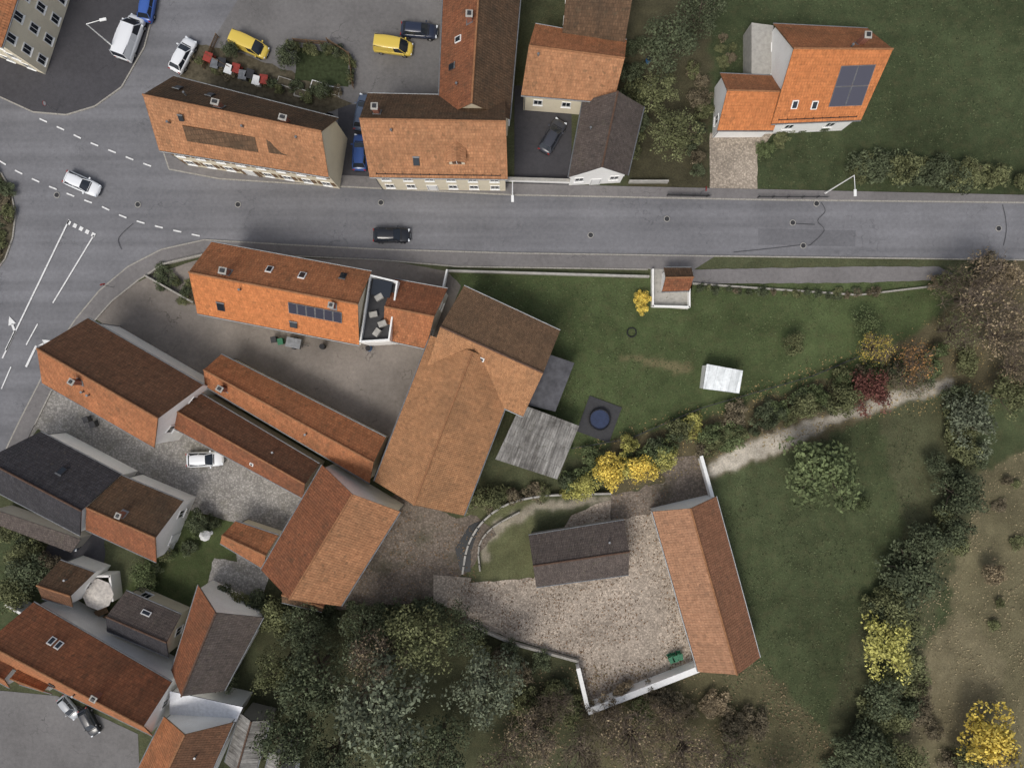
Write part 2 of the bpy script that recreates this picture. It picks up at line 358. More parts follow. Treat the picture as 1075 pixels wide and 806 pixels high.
for base in ([(862,213),(866,222),(858,232),(865,242),(852,256),(848,258)],[(1052,215),(1055,228),(1056,243),(1053,258)],[(845,257),(800,262),(770,265)],[(835,235),(855,236)],[(140,235),(125,250),(128,262)]):
    P=smooth(base,4);MZ2=MZ-.003
    for a,b in zip(P[:-1],P[1:]):
        A=W(*a);B=W(*b);d=(B-A).normalized();n=Vector((-d.y,d.x,0))*.035
        mt.face([(A-n)[:2]+(MZ2,),(B-n)[:2]+(MZ2,),(B+n)[:2]+(MZ2,),(A+n)[:2]+(MZ2,)])
mt.obj('tar_crack_seal',[TAR],recalc=False)
for p in [(857,214),(843,258),(400,213),(832,234),(620,247),(145,215),(250,215),(1048,240),(60,205),(700,230)]:
    m=MB();c=W(*p);m.tube((c.x,c.y,.0),(c.x,c.y,MZ+.004),.36,.36,20);m.tube((c.x,c.y,.0),(c.x,c.y,MZ+.009),.29,.29,20,1);m.obj('manhole_cover',[CONC,DARK])
# ---------------------------------------------------------------- buildings
def building(name,A,B,C_,D,ze,zr,m1,m2,wall=PW,det=(),zc=None,ins=.3,win=(1,1,1,1),shut=False,ridge='ridge',wsp=2.6,flr=None,door=None):
    zc=ze if zc is None else zc
    P=[Vector((W(*p,zc).x,W(*p,zc).y,ze)) for p in(A,B,C_,D)]
    A,B,C_,D=P;r0=(A+D)/2;r1=(B+C_)/2;r0.z=r1.z=zr
    cen=(A+B+C_+D)/4;cen.z=0;E=empty(name,cen)
    m=MB()
    sl=[]
    for si,(e0,e1,mi) in enumerate(((A,B,0),(D,C_,1))):
        U=(e1-e0);lu=U.length;U=U/lu;Vv=(r0+r1)/2-(e0+e1)/2;Vv-=U*Vv.dot(U);lv=Vv.length;Vv/=lv
        Nn=U.cross(Vv);Nn=Nn if Nn.z>0 else -Nn
        sl.append((e0,U,Vv,Nn,lu,lv,e1))
        nu=max(2,int(lu/1.2));nv=max(2,int(lv/1.2));g=[]
        for j in range(nv+1):
            row=[]
            for i in range(nu+1):
                q=(e0.lerp(e1,i/nu)).lerp(r0.lerp(r1,i/nu),j/nv)
                if 0<j<nv: q=q+Nn*(.06*noise.noise((q.x*.35,q.y*.35,1.)))
                row.append(q)
            g.append(row)
        t=Vector((0,0,-.16))
        for j in range(nv):
            for i in range(nu):
                uv=[((g[j][i]-e0).dot(U),lv*j/nv),((g[j][i+1]-e0).dot(U),lv*j/nv),((g[j+1][i+1]-e0).dot(U),lv*(j+1)/nv),((g[j+1][i]-e0).dot(U),lv*(j+1)/nv)]
                q=[g[j][i],g[j][i+1],g[j+1][i+1],g[j+1][i]]
                nn=(q[1]-q[0]).cross(q[3]-q[0])
                if nn.z<0: q=q[::-1];uv=uv[::-1]
                m.face(q,mi,uv);m.face([k+t for k in q[::-1]],2)
        for q in ([e0,e1,e1+t,e0+t],[e0,r0,r0+t,e0+t],[e1,r1,r1+t,e1+t]): m.face(q,2)
    m.obj('roof',[R[m1],R[m2],DARK if ridge=='ridgedk' else WOOD],cen,E,recalc=False)
    m=MB();d=(r1-r0);l=d.length;k=max(1,int(l/.42));up=Vector((0,0,.02))
    for i in range(k): m.tube(r0.lerp(r1,i/k)+up,r0.lerp(r1,(i+1.06)/k)+up,.12,.1,8)
    m.obj('ridge_tiles',[R[ridge]],cen,E)
    m=MB()
    for e0,e1 in((A,B),(D,C_)):
        out=((e0+e1)/2-(r0+r1)/2);out.z=0;out.normalize();o_=out*.07+Vector((0,0,-.1))
        m.tube(e0+o_,e1+o_,.075,.075,8)
        q=e0+o_;q2=q-out*(ins+.02)+(e1-e0).normalized()*(ins+.1);m.tube((q2.x,q2.y,q.z),(q2.x,q2.y,0),.05,.05,6)
    m.obj('gutters',[METAL],cen,E)
    uu=(B-A).normalized();ww=(D-A);ww-=uu*ww.dot(uu);ww.normalize()
    a=A+uu*ins+ww*ins;b=B-uu*ins+ww*ins;c=C_-uu*ins-ww*ins;dd=D+uu*ins-ww*ins
    q0=(a+dd)/2;q1=(b+c)/2;zt=ze+.02;zp=zr-.22
    g=lambda p,z:Vector((p.x,p.y,z))
    m=MB()
    m.face([g(a,-.1),g(b,-.1),g(b,zt),g(a,zt)]);m.face([g(c,-.1),g(dd,-.1),g(dd,zt),g(c,zt)])
    m.face([g(b,-.1),g(c,-.1),g(c,zt),g(q1,zp),g(b,zt)]);m.face([g(dd,-.1),g(a,-.1),g(a,zt),g(q0,zp),g(dd,zt)])
    m.obj('walls',[wall],cen,E)
    mf=MB();mg=MB();ms=MB();nf=flr or max(1,int(ze/2.6))
    cc=(a+b+c+dd)/4
    for wi,(p,q) in enumerate(((a,b),(b,c),(c,dd),(dd,a))):
        if not win[wi]: continue
        p=g(p,0);q=g(q,0);d=q-p;l=d.length;d.normalize();n=Vector((d.y,-d.x,0))
        if n.dot((p+q)/2-g(cc,0))<0: n=-n
        k=max(1,int(l/wsp))
        lev=[(ze*(f+.55)/nf,i) for f in range(nf) for i in range(k)]
        for z,i in lev:
            if ze<3.5 and i%2: continue
            c0=p+d*(l*(i+.5)/k)+Vector((0,0,z));hw,hh=.45,.6
            isdoor=(door==wi and i==k//2 and z<ze/nf)
            if isdoor: hw,hh=.55,1.02;c0.z=1.05
            mg.box(c0+n*.02,d,n,(0,0,1),hw,.02,hh)
            if isdoor: mf.box(c0+n*.05,d,n,(0,0,1),hw-.05,.02,hh-.05)
            for s_ in(-1,1):
                mf.box(c0+d*s_*(hw+.05)+n*.04,d,n,(0,0,1),.05,.05,hh)
                mf.box(c0+Vector((0,0,s_*(hh+.05)))+n*.04,d,n,(0,0,1),hw+.1,.05,.05)
            mf.box(c0+n*.05,d,n,(0,0,1),.025,.025,hh)
            if not isdoor: mf.box(c0+Vector((0,0,-hh-.13))+n*.09,d,n,(0,0,1),hw+.15,.1,.025)
            if shut:
                for s_ in(-1,1): ms.box(c0+d*s_*(hw+.36)+n*.04,d,n,(0,0,1),.22,.03,hh)
    if mf.v: mf.obj('window_frames',[FRAME],cen,E);mg.obj('window_glass',[GLASS],cen,E)
    if ms.v: ms.obj('shutters',[WOOD],cen,E)
    mm=MB();use=False
    MM=[FRAME,GLASS,SOLAR,BRICK,METAL,DARK,CONC,R[m1],R[m2],PATCH,wall,SOLARD]
    for dt in det:
        kd,si,u,v,w,h=dt;e0,U,Vv,Nn,lu,lv,e1=sl[si-1]
        p=e0+U*(u*lu)+Vv*(v*lv);use=True
        if kd in('sky','skyw'): w*=.8;h*=.85
        if kd=='sky':
            mm.box(p+Nn*.05,U,Vv,Nn,w/2+.07,h/2+.07,.06,5);mm.box(p+Nn*.09,U,Vv,Nn,w/2,h/2,.04,1)
            mm.box(p+Nn*.11+Vv*(h/2+.1),U,Vv,Nn,w/2+.1,.08,.03,4)
        if kd=='skyw':
            mm.box(p+Nn*.05,U,Vv,Nn,w/2+.07,h/2+.07,.07,0);mm.box(p+Nn*.1,U,Vv,Nn,w/2-.03,h/2-.03,.04,1)
        if kd in('solar','solard'):
            a1=max(1,round(w/(1.0 if kd=='solard' else 2.)));b1=max(1,round(h/1.65)) if kd=='solard' else 2
            for i in range(a1):
                for j in range(b1):
                    cc_=p+U*(w*((i+.5)/a1-.5))+Vv*(h*((j+.5)/b1-.5))
                    mm.box(cc_+Nn*.11,U,Vv,Nn,w/a1/2-.02,h/b1/2-.02,.03,4);mm.box(cc_+Nn*.13,U,Vv,Nn,w/a1/2-.07,h/b1/2-.07,.02,2 if kd=='solar' else 11)
        if kd=='patch':
            mm.box(p+Nn*.04,U,Vv,Nn,w/2,h/2,.03,9)
        if kd=='dormer':
            F_=Vector((-Vv.x,-Vv.y,0)).normalized();hw=w/2;hv=Vector((Vv.x,Vv.y)).length
            bl=p-U*hw;br=p+U*hw;up=Vector((0,0,h));pkz=Vector((0,0,h+.45));kb=-F_*(h/Vv.z*hv)
            mm.face([bl,br,br+up,p+pkz,bl+up],10);mm.face([bl,bl+up,bl+up+kb],10);mm.face([br,br+up,br+up+kb],10)
            kb2=-F_*((h+.45)/Vv.z*hv);o1=F_*.25
            for s_ in(-1,1):
                ev=p+U*s_*(hw+.2)+up+Vector((0,0,-.1));rr=p+pkz
                L2=(kb2-o1).length;mm.face([ev+o1,rr+o1,rr+kb2,ev+kb],6+si,[(0,0),(0,1.2),(L2,1.2),(L2,0)])
            mm.box(p+F_*.03+Vector((0,0,h*.5)),U,F_,(0,0,1),hw*.6,.02,h*.32,1);mm.box(p+F_*.05+Vector((0,0,h*.5)),U,F_,(0,0,1),.03,.02,h*.34,0)
        if kd=='chim':
            z0=p.z-1;z1=max(p.z+1.0,zr+.4);Y=Vector((-U.y,U.x,0));c0=Vector((p.x,p.y,(z0+z1)/2))
            mm.box(c0,U,Y,(0,0,1),w/2,h/2,(z1-z0)/2,3);mm.box((p.x,p.y,z1+.04),U,Y,(0,0,1),w/2+.08,h/2+.08,.05,6)
            mm.box((p.x,p.y,z1+.15),U,Y,(0,0,1),w/2-.1,h/2-.1,.08,5)
            mm.box(p+Nn*.03,U,Vv,Nn,w/2+.15,h/2+.25,.03,4)
        if kd=='vent': mm.tube(p-Nn*.1,p+Vector((0,0,.55)),.1,.1,8,4);mm.tube(p+Vector((0,0,.55)),p+Vector((0,0,.62)),.15,.13,8,4)
        if kd=='rail':
            mm.box(p+Nn*.15,U,Vv,Nn,w/2,.02,.06,5)
            for i in range(int(w/1)+1): mm.box(p+U*(-w/2+i)+Nn*.06,U,Vv,Nn,.02,.1,.08,5)
    if use: mm.obj('roof_fittings',MM,cen,E,recalc=False)
    return E,sl,cen
bd=building
bd('apartment_house',(100,-70),(50,82),(-62,40),(-30,-110),7.6,11,'orange','rust',PC,[],zc=0,wsp=2.4,flr=3)
bd('terraced_house',(182,80),(355,124),(345,186),(167,158),6,11,'brown','orange2',PC,
   [('sky',1,.12,.5,.7,1),('sky',1,.3,.45,.7,1),('chim',1,.42,.85,.7,.5),('chim',1,.8,.8,.7,.5),('patch',2,.4,.45,8,1.9),('patch',2,.72,.5,2,2.2),('sky',2,.2,.75,.5,.7),('vent',2,.12,.6,0,0),('vent',2,.55,.75,0,0),('vent',1,.2,.7,0,0),('vent',2,.85,.7,0,0)],shut=True,wsp=2.3,door=2,win=(1,0,1,0))
bd('corner_house',(386,98),(530,101),(533,188),(388,186),6,10.8,'brown','orange2',PC,
   [('chim',1,.12,.75,.6,.6),('sky',2,.35,.3,.7,1.),('vent',2,.2,.8,0,0),('dormer',2,.64,.25,1.7,1.5),('rail',2,.5,.07,14,0)],wsp=2.3,door=2)
bd('corner_house_wing',(468,-70),(460,125),(535,125),(552,-70),6.2,10.6,'rust','brown',PC,
   [('chim',1,.55,.8,.6,.6),('sky',1,.75,.35,.7,1),('skyw',1,.62,.5,.7,1),('vent',1,.86,.5,0,0)],win=(1,0,1,0))
bd('tiled_house',(562,25),(658,42),(644,108),(547,100),5,8.2,'orange','orange2',PC,[('vent',2,.15,.85,0,0)],win=(1,0,1,0))
bd('brown_roof_house',(597,-40),(667,-40),(656,44),(590,38),5.5,8,'brown','brown',PC,[('chim',1,.6,.8,.6,.5)])
bd('stone_barn',(612,106),(597,186),(659,184),(676,112),4.2,7.6,'greybrown','greybrown',PW,[('vent',1,.4,.4,0,0)],ridge='ridgedk',wsp=1.8,door=1)
bd('detached_house',(812,25),(911,30),(904,126),(810,130),4.2,10.2,'orange','orangesm',PW,
   [('chim',1,.72,.75,.6,.6),('skyw',2,.42,.25,.7,1.),('skyw',2,.2,.27,.7,1.),('solar',2,.76,.5,3.8,4.6),('rail',2,.5,.06,9,0),('vent',1,.6,.9,0,0)],win=(1,0,1,1),wsp=3.5)
bd('detached_house_annex',(756,77),(820,80),(812,137),(753,137),3.2,6.4,'orange','orangesm',PW,[],win=(1,1,0,1))
bd('long_farmhouse',(222,254),(390,285),(377,362),(207,329),6,9.8,'orange','orangesm',PC,
   [('chim',1,.2,.8,.7,.6),('skyw',1,.42,.5,.7,1.),('skyw',1,.62,.5,.8,1),('sky',1,.85,.3,.7,1),('solard',2,.74,.62,6,1.5),('sky',2,.16,.3,.9,1.1),('sky',2,.6,.2,.9,.8),('vent',2,.3,.8,0,0),('chim',2,.85,.85,.5,.5)],wsp=2.4)
bd('tiled_annex',(414,293),(470,303),(447,366),(402,356),4.4,7,'rust','orange',PW,[],win=(1,1,1,0))
bd('barn',(487,300),(588,347),(549,437),(446,392),5.2,9.6,'barn_shade','barn',PB,[('skyw',2,.45,.75,.5,.4)],win=(0,1,0,0),ridge='ridgedk')
bd('barn_wing',(452,352),(393,505),(487,541),(545,390),5.1,9.5,'barn','barn',PB,[],win=(0,0,0,0),ridge='ridge')
bd('white_gable_house',(92,334),(213,404),(162,470),(44,402),6,10.6,'brownred','orange',PW,
   [('vent',2,.4,.5,0,0),('vent',2,.45,.5,0,0),('chim',2,.38,.75,.5,.5)],wsp=3.2,door=1,win=(0,1,1,1))
bd('long_stable',(232,372),(405,459),(388,507),(215,405),3.6,6,'orange','orange',PC,[('chim',2,.12,.5,.6,.5),('vent',2,.6,.6,0,0)],win=(0,0,1,1))
bd('stable_wing',(207,411),(335,487),(318,523),(182,449),4,6.4,'brownred','rust',PC,[('skyw',2,.6,.4,.4,.4),('vent',1,.7,.5,0,0)],win=(0,0,1,1))
bd('hay_barn',(420,537),(358,636),(274,598),(338,488),5.4,9.6,'orange2','rust',PW,[],win=(1,1,0,0))
bd('lean_to_shed',(247,547),(292,562),(276,597),(231,570),3.2,4.8,'orange','orange',PC,[],win=(0,0,1,0))
bd('small_rusty_shed',(300,612),(345,628),(338,642),(296,632),2.6,3.4,'rust','brown',PG,[],win=(0,0,0,0))
bd('slate_roof_house',(42,453),(127,498),(84,562),(-25,505),4.4,8,'slate','slate',PW,[('sky',1,.5,.5,.7,1)],ridge='ridgedk',door=1,win=(0,1,1,1))
bd('brown_tile_house',(127,499),(192,526),(164,590),(90,556),4.2,7.4,'brown','rust',PW,[('chim',1,.4,.8,.5,.5)],door=1,win=(0,1,1,1))
bd('garden_house',(63,588),(99,601),(76,637),(44,628),4,6.4,'brown','brownred',PW,[('vent',1,.5,.5,0,0)],win=(0,1,0,0))
bd('dark_roof_shed',(132,620),(190,645),(177,690),(112,662),3.2,5.2,'greybrown','slate',PC,[('skyw',1,.5,.4,1.2,.5)],ridge='ridgedk')
bd('steep_roof_house',(208,614),(180,704),(235,725),(276,648),3.6,7.6,'rust','greybrown',PW,[],ridge='ridgedk',win=(0,1,0,0))
bd('long_tiled_house',(35,632),(180,716),(160,772),(-10,690),5.2,9.2,'rust','orange',PW,
   [('skyw',1,.26,.45,.6,.9),('skyw',1,.31,.45,.6,.9),('chim',1,.7,.85,.6,.5),('vent',2,.55,.5,0,0),('sky',2,.4,.3,.6,.8)],wsp=3.4,win=(0,1,1,1))
bd('porch_roof',(-15,672),(22,690),(10,722),(-30,700),5,6.8,'rust','orange',PW,[],win=(0,0,0,0))
bd('porch_roof',(28,690),(62,706),(54,728),(20,718),4.4,6.4,'orange','rust',PW,[],win=(0,0,0,0))
bd('village_house',(172,752),(128,840),(195,870),(245,758),5,8.4,'orange','brownred',PW,[('vent',2,.3,.5,0,0)],win=(0,0,0,1))
bd('grey_roof_shed',(252,748),(236,800),(268,812),(283,756),3.5,4.6,'weather','weather',PG,[],win=(0,0,0,0),ridge='ridgedk')
bd('outbuilding',(283,790),(270,840),(305,850),(312,785),3.2,3.9,'weather','slate',PW,[],win=(0,0,0,1),ridge='ridgedk')
bd('stone_shed',(555,562),(655,546),(660,603),(563,616),2.8,4.9,'greybrown','greybrown',PG,[('vent',1,.8,.6,0,0)],ridge='ridgedk',win=(0,0,1,0))
bd('long_shed',(685,537),(733,705),(798,690),(752,521),3.4,6.2,'pink','pink_shade',PW,[],win=(0,0,0,0))
bd('shelter_hut',(697,281),(726,281),(724,305),(695,306),2.4,3.8,'brown','rust',PW,[],win=(0,0,0,0))
def lean(name,quad,zs,mat,wall=WOOD):
    P=[W(*q,z) for q,z in zip(quad,zs)];cen=sum(P,Vector())/4;cen.z=0;E=empty(name,cen);m=MB()
    U=(P[1]-P[0]).normalized();V_=(P[3]-P[0]).normalized()
    m.face(P,0,[((p-P[0]).dot(U),(p-P[0]).dot(V_)) for p in P]);t=Vector((0,0,-.12))
    m.face([p+t for p in P[::-1]],1)
    for i in range(4): m.face([P[i],P[(i+1)%4],P[(i+1)%4]+t,P[i]+t],1)
    m.obj('roof',[mat,DARK],cen,E);m=MB()
    c2=sum(P,Vector())/4;Q=[p.lerp(c2,.07) for p in P]
    for i in range(4):
        a=Q[i];b=Q[(i+1)%4];m.face([(a.x,a.y,-.1),(b.x,b.y,-.1),(b.x,b.y,b.z-.13),(a.x,a.y,a.z-.13)])
    m.obj('walls',[wall],cen,E,recalc=False)
lean('weathered_shed',[(547,424),(608,447),(585,503),(520,482)],[4,3.2,3.2,4],R['weather'])
lean('tin_roof_shed',[(574,371),(603,381),(583,432),(553,425)],[3.2,3,3,3.2],flat('bitumen_roof',L(84,84,88),.8,.3,var=.3,sc_=1.5))
lean('white_garden_shed',[(742,382),(780,389),(776,413),(738,408)],[2.5,2.5,2.1,2.1],tile('white_sheet_roof',L(232,236,236),L(214,218,218),L(160,166,166),tw=.9,th=3,stain=.3,streak=.4,dsat=0,wm=False),FRAME)
lean('white_lean_to',[(178,725),(255,742),(248,757),(178,752)],[4,4,3.6,3.6],flat('pale_roof_sheet',L(228,230,234),.6,.3,var=.12),PW)
lean('grey_lean_to',[(-10,533),(85,566),(75,580),(-10,548)],[3,3,2.6,2.6],R['greybrown'],PG)
cen=W(398,324,6);cen.z=0;E=empty('roof_terrace_house',cen);m=MB()
tp=[(389,288),(418,295),(409,358),(378,360)]
P=[W(*p,6) for p in tp];m.prism(P,-.05,5.6,0);m.obj('walls',[PW],cen,E)
m=MB();c2=sum(P,Vector())/4;m.prism([p.lerp(c2,.09) for p in P],5.6,5.66,0);m.obj('deck',[DARK],cen,E)
m=MB()
for i in range(4):
    a=P[i].lerp(c2,.04);b=P[(i+1)%4].lerp(c2,.04);c=(a+b)/2;d=b-a;m.bx(c.x,c.y,5.95+i*.003,d.length/2+.1,.09,.36,math.atan2(d.y,d.x))
m.obj('parapet',[FRAME],cen,E);m=MB()
for p,z in(((398,312),.3),((392,330),.25),((402,340),.45),((396,349),.4)):
    q=W(*p,6);m.bx(q.x,q.y,5.66+z,.45,.3,z,random.random(),0)
q=W(401,303,6);m.bx(q.x,q.y,5.95,1.1,.9,.3,-.2,1);m.obj('terrace_furniture',[CONC,GLASS],cen,E)
m=MB();m.prism([W(*p,3) for p in((789,24),(812,27),(812,85),(789,78))],0,3);m.obj('terrace_block',[CONC])
# ---------------------------------------------------------------- walls & fences
def wall(name,pts,h=1.2,t=.28,mat=PW,cap=None):
    P=[W(*p) for p in pts];m=MB()
    for a,b in zip(P[:-1],P[1:]):
        d=b-a;c=(a+b)/2;an=math.atan2(d.y,d.x);m.bx(c.x,c.y,h/2-.05,d.length/2+t*.3,t/2,h/2+.05,an);
        if cap: m.bx(c.x,c.y,h+.04,d.length/2+t*.35,t/2+.05,.035,an,1)
    m.obj(name,[mat,cap or mat])
def fence(name,pts,h=1.1,mat=WOOD,sp=1.6,pick=True):
    P=[W(*p) for p in pts];m=MB()
    for a,b in zip(P[:-1],P[1:]):
        d=b-a;l=d.length;c=(a+b)/2;an=math.atan2(d.y,d.x)
        for z in(.35,h-.15): m.bx(c.x,c.y,z,l/2,.025,.045,an)
        for i in range(int(l/sp)+1): q=a+d*(i*sp/l);m.bx(q.x,q.y,h/2,.05,.05,h/2,an)
        if pick:
            for i in range(int(l/.16)): q=a+d*(i*.16/l);m.bx(q.x,q.y,h/2+.05,.045,.012,h/2-.08,an)
    m.obj(name,[mat])
wall('white_wall',[(606,697),(616,739)],1.5,.4,PW,FRAME);wall('white_wall',[(617,739),(728,696)],1.8,.65,PW,FRAME)
wall('white_wall',[(733,478),(745,521)],1.4,.3,PW,FRAME);wall('courtyard_wall',[(689,534),(744,521)],2.2,.4,PW,FRAME)
wall('retaining_wall',smooth([(486,600),(492,570),(508,545),(535,527),(575,519),(640,517)],3),.9,.22,CONC)
wall('retaining_wall',smooth([(504,598),(503,572),(517,553),(545,537)],3),.5,.18,STONE)
wall('garden_wall',[(470,285),(680,291)],.7,.25,CONC);wall('garden_wall',[(470,285),(466,303)],1.2,.2,PW)
wall('garden_wall',[(684,284),(684,322),(722,323),(722,300)],.9,.2,PW)
wall('street_wall',[(533,190),(597,192)],1.,.25,PW,CONC);wall('street_wall',[(660,192),(700,192)],.9,.2,CONC)
wall('yard_wall',[(155,290),(205,318)],.8,.2,STONE);wall('yard_wall',[(155,290),(172,278),(215,268)],.5,.2,STONE)
wall('courtyard_wall',[(484,650),(540,674),(606,692)],.7,.3,STONE)
wall('house_wall',[(85,600),(125,600),(128,625)],2.,.25,PW);wall('house_wall',[(22,628),(178,712)],2.6,.3,PW)
wall('path_edging',[(727,298),(900,310),(985,300)],.35,.2,STONE)
fence('garden_fence',[(600,470),(660,460),(735,428)],.9,DARK,1.8,False);fence('garden_fence',[(735,428),(850,395),(905,372)],.9,DARK,1.8,False)
fence('wooden_fence',[(345,45),(368,60),(372,95)],1.2);fence('wooden_fence',[(218,60),(245,75)],1.2);fence('wooden_fence',[(230,40),(215,75)],1.1)
fence('wooden_fence',[(310,45),(345,48)],1.1);fence('garden_fence',[(700,206),(745,207)],1.,DARK,1.6);fence('garden_fence',[(795,208),(868,208)],.9,DARK,1.8,False)
WATER=NT('still_water',.1,.5);WATER.col(L(30,34,34));WATER=WATER.m
sheet('stream_water',[(483,598),(478,575),(492,552),(508,545),(500,562),(494,580),(494,600)],WATER,.1)
# ---------------------------------------------------------------- trees
def crown(name,seed,Rr,Ht,th,ncl,per,leaf,cs=(.2,.36),twig=0,flatn=.75):
    rs=np.random.RandomState(seed)
    mb=MB();rad=Rr*.055+.04
    lobes=rs.uniform(0,6.28,4);amp=rs.uniform(.08,.2,4)
    def env(th_): return 1+sum(amp[k]*math.sin((k+2)*th_+lobes[k]) for k in range(4))
    cl=[]
    for i in range(ncl):
        t=rs.uniform(0,6.283);u=rs.uniform(-.35,1);r=rs.uniform(.45,1)**.5
        if rs.rand()<.25: r*=.55
        hz=math.sqrt(max(0,1-u*u*.9))
        e=env(t)
        cl.append((Vector((math.cos(t)*hz*r*Rr*.85*e,math.sin(t)*hz*r*Rr*.85*e,th+(Ht-th)*(.4+.5*u*r))),Rr*rs.uniform(*cs)))
    mb.tube((0,0,-.1),(0,0,th+.3*(Ht-th)),rad,rad*.6,8)
    for c,s in cl[::2]:
        st=Vector((0,0,th*rs.uniform(.7,1)+.2*(Ht-th)*rs.rand()));mid=st.lerp(c,.5)+Vector((rs.normal()*.1*Rr,rs.normal()*.1*Rr,-.05*Rr))
        mb.tube(st,mid,rad*.4,rad*.25,5);mb.tube(mid,c,rad*.25,rad*.08,5)
    for k in range(twig):
        c,s=cl[rs.randint(len(cl))];d=Vector(rs.normal(size=3));d.z=abs(d.z)*.5;d.normalize()
        mb.tube(c,c+d*s*rs.uniform(.8,1.6),.035,.012,3)
    V=list(mb.v);F=list(mb.f);M=[0]*len(F);T=[1.]*len(F)
    for c,s in cl:
        n=int(per*(s/(Rr*.28))**2*rs.uniform(.6,1.3))
        d=rs.normal(size=(n,3));d/=np.linalg.norm(d,axis=1)[:,None]
        rr=s*rs.uniform(.35,1.12,n)**.6
        P=np.array(c)+d*rr[:,None]*np.array([1,1,flatn])
        N=d+rs.normal(size=(n,3))*.55+np.array([0,0,.35]);N/=np.linalg.norm(N,axis=1)[:,None]
        Q=np.cross(N,rs.normal(size=(n,3)));Q/=np.linalg.norm(Q,axis=1)[:,None];B_=np.cross(N,Q)
        sz=leaf*rs.uniform(.5,1.4,n)[:,None]
        vs=np.stack([P-Q*sz,P-B_*sz*.6,P+Q*sz,P+B_*sz*.6],1).reshape(-1,3)
        b=len(V);V+=vs.tolist();F+=[(b+4*i,b+4*i+1,b+4*i+2,b+4*i+3) for i in range(n)];M+=[1]*n
        T+=(rs.uniform(.6,1.4)*rs.uniform(.65,1.4,n)).tolist()
    me=bpy.data.meshes.new(name);me.from_pydata(V,[],F);me.materials.append(BARK);me.materials.append(LEAF)
    me.polygons.foreach_set('material_index',M)
    at=me.attributes.new('tint','FLOAT','FACE');at.data.foreach_set('value',T);return me
BIG=[crown('tree_crown_mesh',i,5,10,3,66,78,.19,(.17,.32)) for i in range(4)]
SPA=[crown('airy_tree_mesh',20+i,5,9,2.5,55,32,.15,(.18,.32),twig=420) for i in range(3)]
BUS=[crown('bush_mesh',40+i,1.5,2.2,.3,22,60,.11,(.26,.42)) for i in range(4)]
MID=[crown('small_tree_mesh',60+i,2.8,5,1.2,42,65,.15,(.2,.36)) for i in range(3)]
def tree(px,py,r,h,col,kind='big',name=None):
    pool,R0,H0={'big':(BIG,5,10),'sparse':(SPA,5,9),'bush':(BUS,1.5,2.2),'mid':(MID,2.8,5)}[kind]
    me=random.choice(pool);p=W(px,py,h*.6)
    o=bpy.data.objects.new(name or {'big':'tree','sparse':'autumn_tree','bush':'shrub','mid':'small_tree'}[kind],me);sc.collection.objects.link(o)
    o.location=(p.x,p.y,0);s=r/8.6/R0*(H-h*.6)/H;o.scale=(s*random.uniform(.92,1.08),s*random.uniform(.92,1.08),h/H0);o.rotation_euler=(0,0,random.uniform(0,6.28))
    k=random.uniform(.88,1.14);o.color=(col[0]*k,col[1]*k,col[2]*k,1);return o
DG=L(84,91,68);OL=L(106,109,76);GR=L(94,104,70);BR=L(142,127,102);BRd=L(110,101,82);YE=L(214,190,92);YG=L(172,168,96);ORg=L(176,134,86);RD=L(112,74,66);GG=L(104,110,90)
for a in [(395,735,58,13,GG),(512,720,42,10,GG),(440,668,38,10,OL),(328,712,42,11,DG),(385,655,30,9,DG),(300,775,38,10,DG),(462,785,36,9,DG),(290,705,26,8,OL),(350,795,34,9,DG),
          (322,665,28,7,DG),(484,662,26,7,DG),(705,140,30,7,OL),(700,45,32,7,DG),(735,15,26,6,DG),(690,95,24,5,OL),(415,785,34,9,DG)]:
    tree(*a[:5],'big')
for a in [(395,690,34,12,BR),(560,775,32,8,BR),(612,795,32,7,BRd),(665,778,38,8,BR),(722,792,36,8,BR),(772,802,30,7,OL),(640,757,24,6,BRd),(700,755,22,6,BR),(585,738,20,5,BRd),
          (1035,310,40,9,BR),(1058,352,32,8,BR),(1008,345,24,7,OL),(1072,385,24,6,BR),(1000,298,20,6,OL),(960,380,24,6,ORg),(920,365,20,5,YE),(955,400,20,5,OL),
          (530,800,30,6,OL),(820,830,30,6,BR)]:
    tree(*a[:5],'sparse')
for a in [(860,492,44,6,GR),(1020,440,30,5,GG),(1060,415,24,5,OL),(1010,520,26,5,DG),(1000,560,20,4,DG),(955,605,34,5,DG),(940,640,26,4,OL),(975,575,26,5,DG),(932,682,32,5,YG),(925,735,26,4,DG),
          (905,785,30,5,DG),(950,800,24,4,OL),(1040,772,34,6,YE),(1020,800,20,4,OL),(910,340,17,3,GR),(915,412,24,4,RD),(888,420,20,4,OL),(850,425,18,3,OL),(640,497,20,3.5,YE),(672,490,18,3,YE),
          (615,510,16,3,YG),(700,478,16,3,YG),(515,525,16,3,OL),(290,645,20,4,OL),(1045,600,14,3,BR),(985,490,16,3,DG),(835,360,14,3,OL),(905,530,9,2,GR),
          (300,60,14,3,DG),(335,95,12,2.5,DG),(240,50,10,2.5,DG),(30,600,26,4,DG),(10,625,22,4,OL),(52,590,14,3,BRd),(150,605,16,3,GR),(235,715,14,4,DG),(170,580,12,2.5,OL),(205,545,14,3,DG)]:
    tree(*a[:5],'mid')
rs=random.Random(3)
def row(pts,n,r,h,cols,jit=6):
    P=smooth(pts,6)
    for i in range(n):
        q=P[int(i/n*(len(P)-1))];tree(q[0]+rs.uniform(-jit,jit),q[1]+rs.uniform(-jit,jit),r*rs.uniform(.7,1.25),h*rs.uniform(.7,1.3),rs.choice(cols),'bush')
row([(600,505),(660,478),(720,462),(780,445),(840,425),(900,400),(960,385),(1010,370)],46,12,2,[OL,BRd,GR,YG,GR,DG,DG],12)
row([(740,470),(800,446),(860,426),(930,400)],22,9,1.6,[OL,OL,BRd,DG],5)
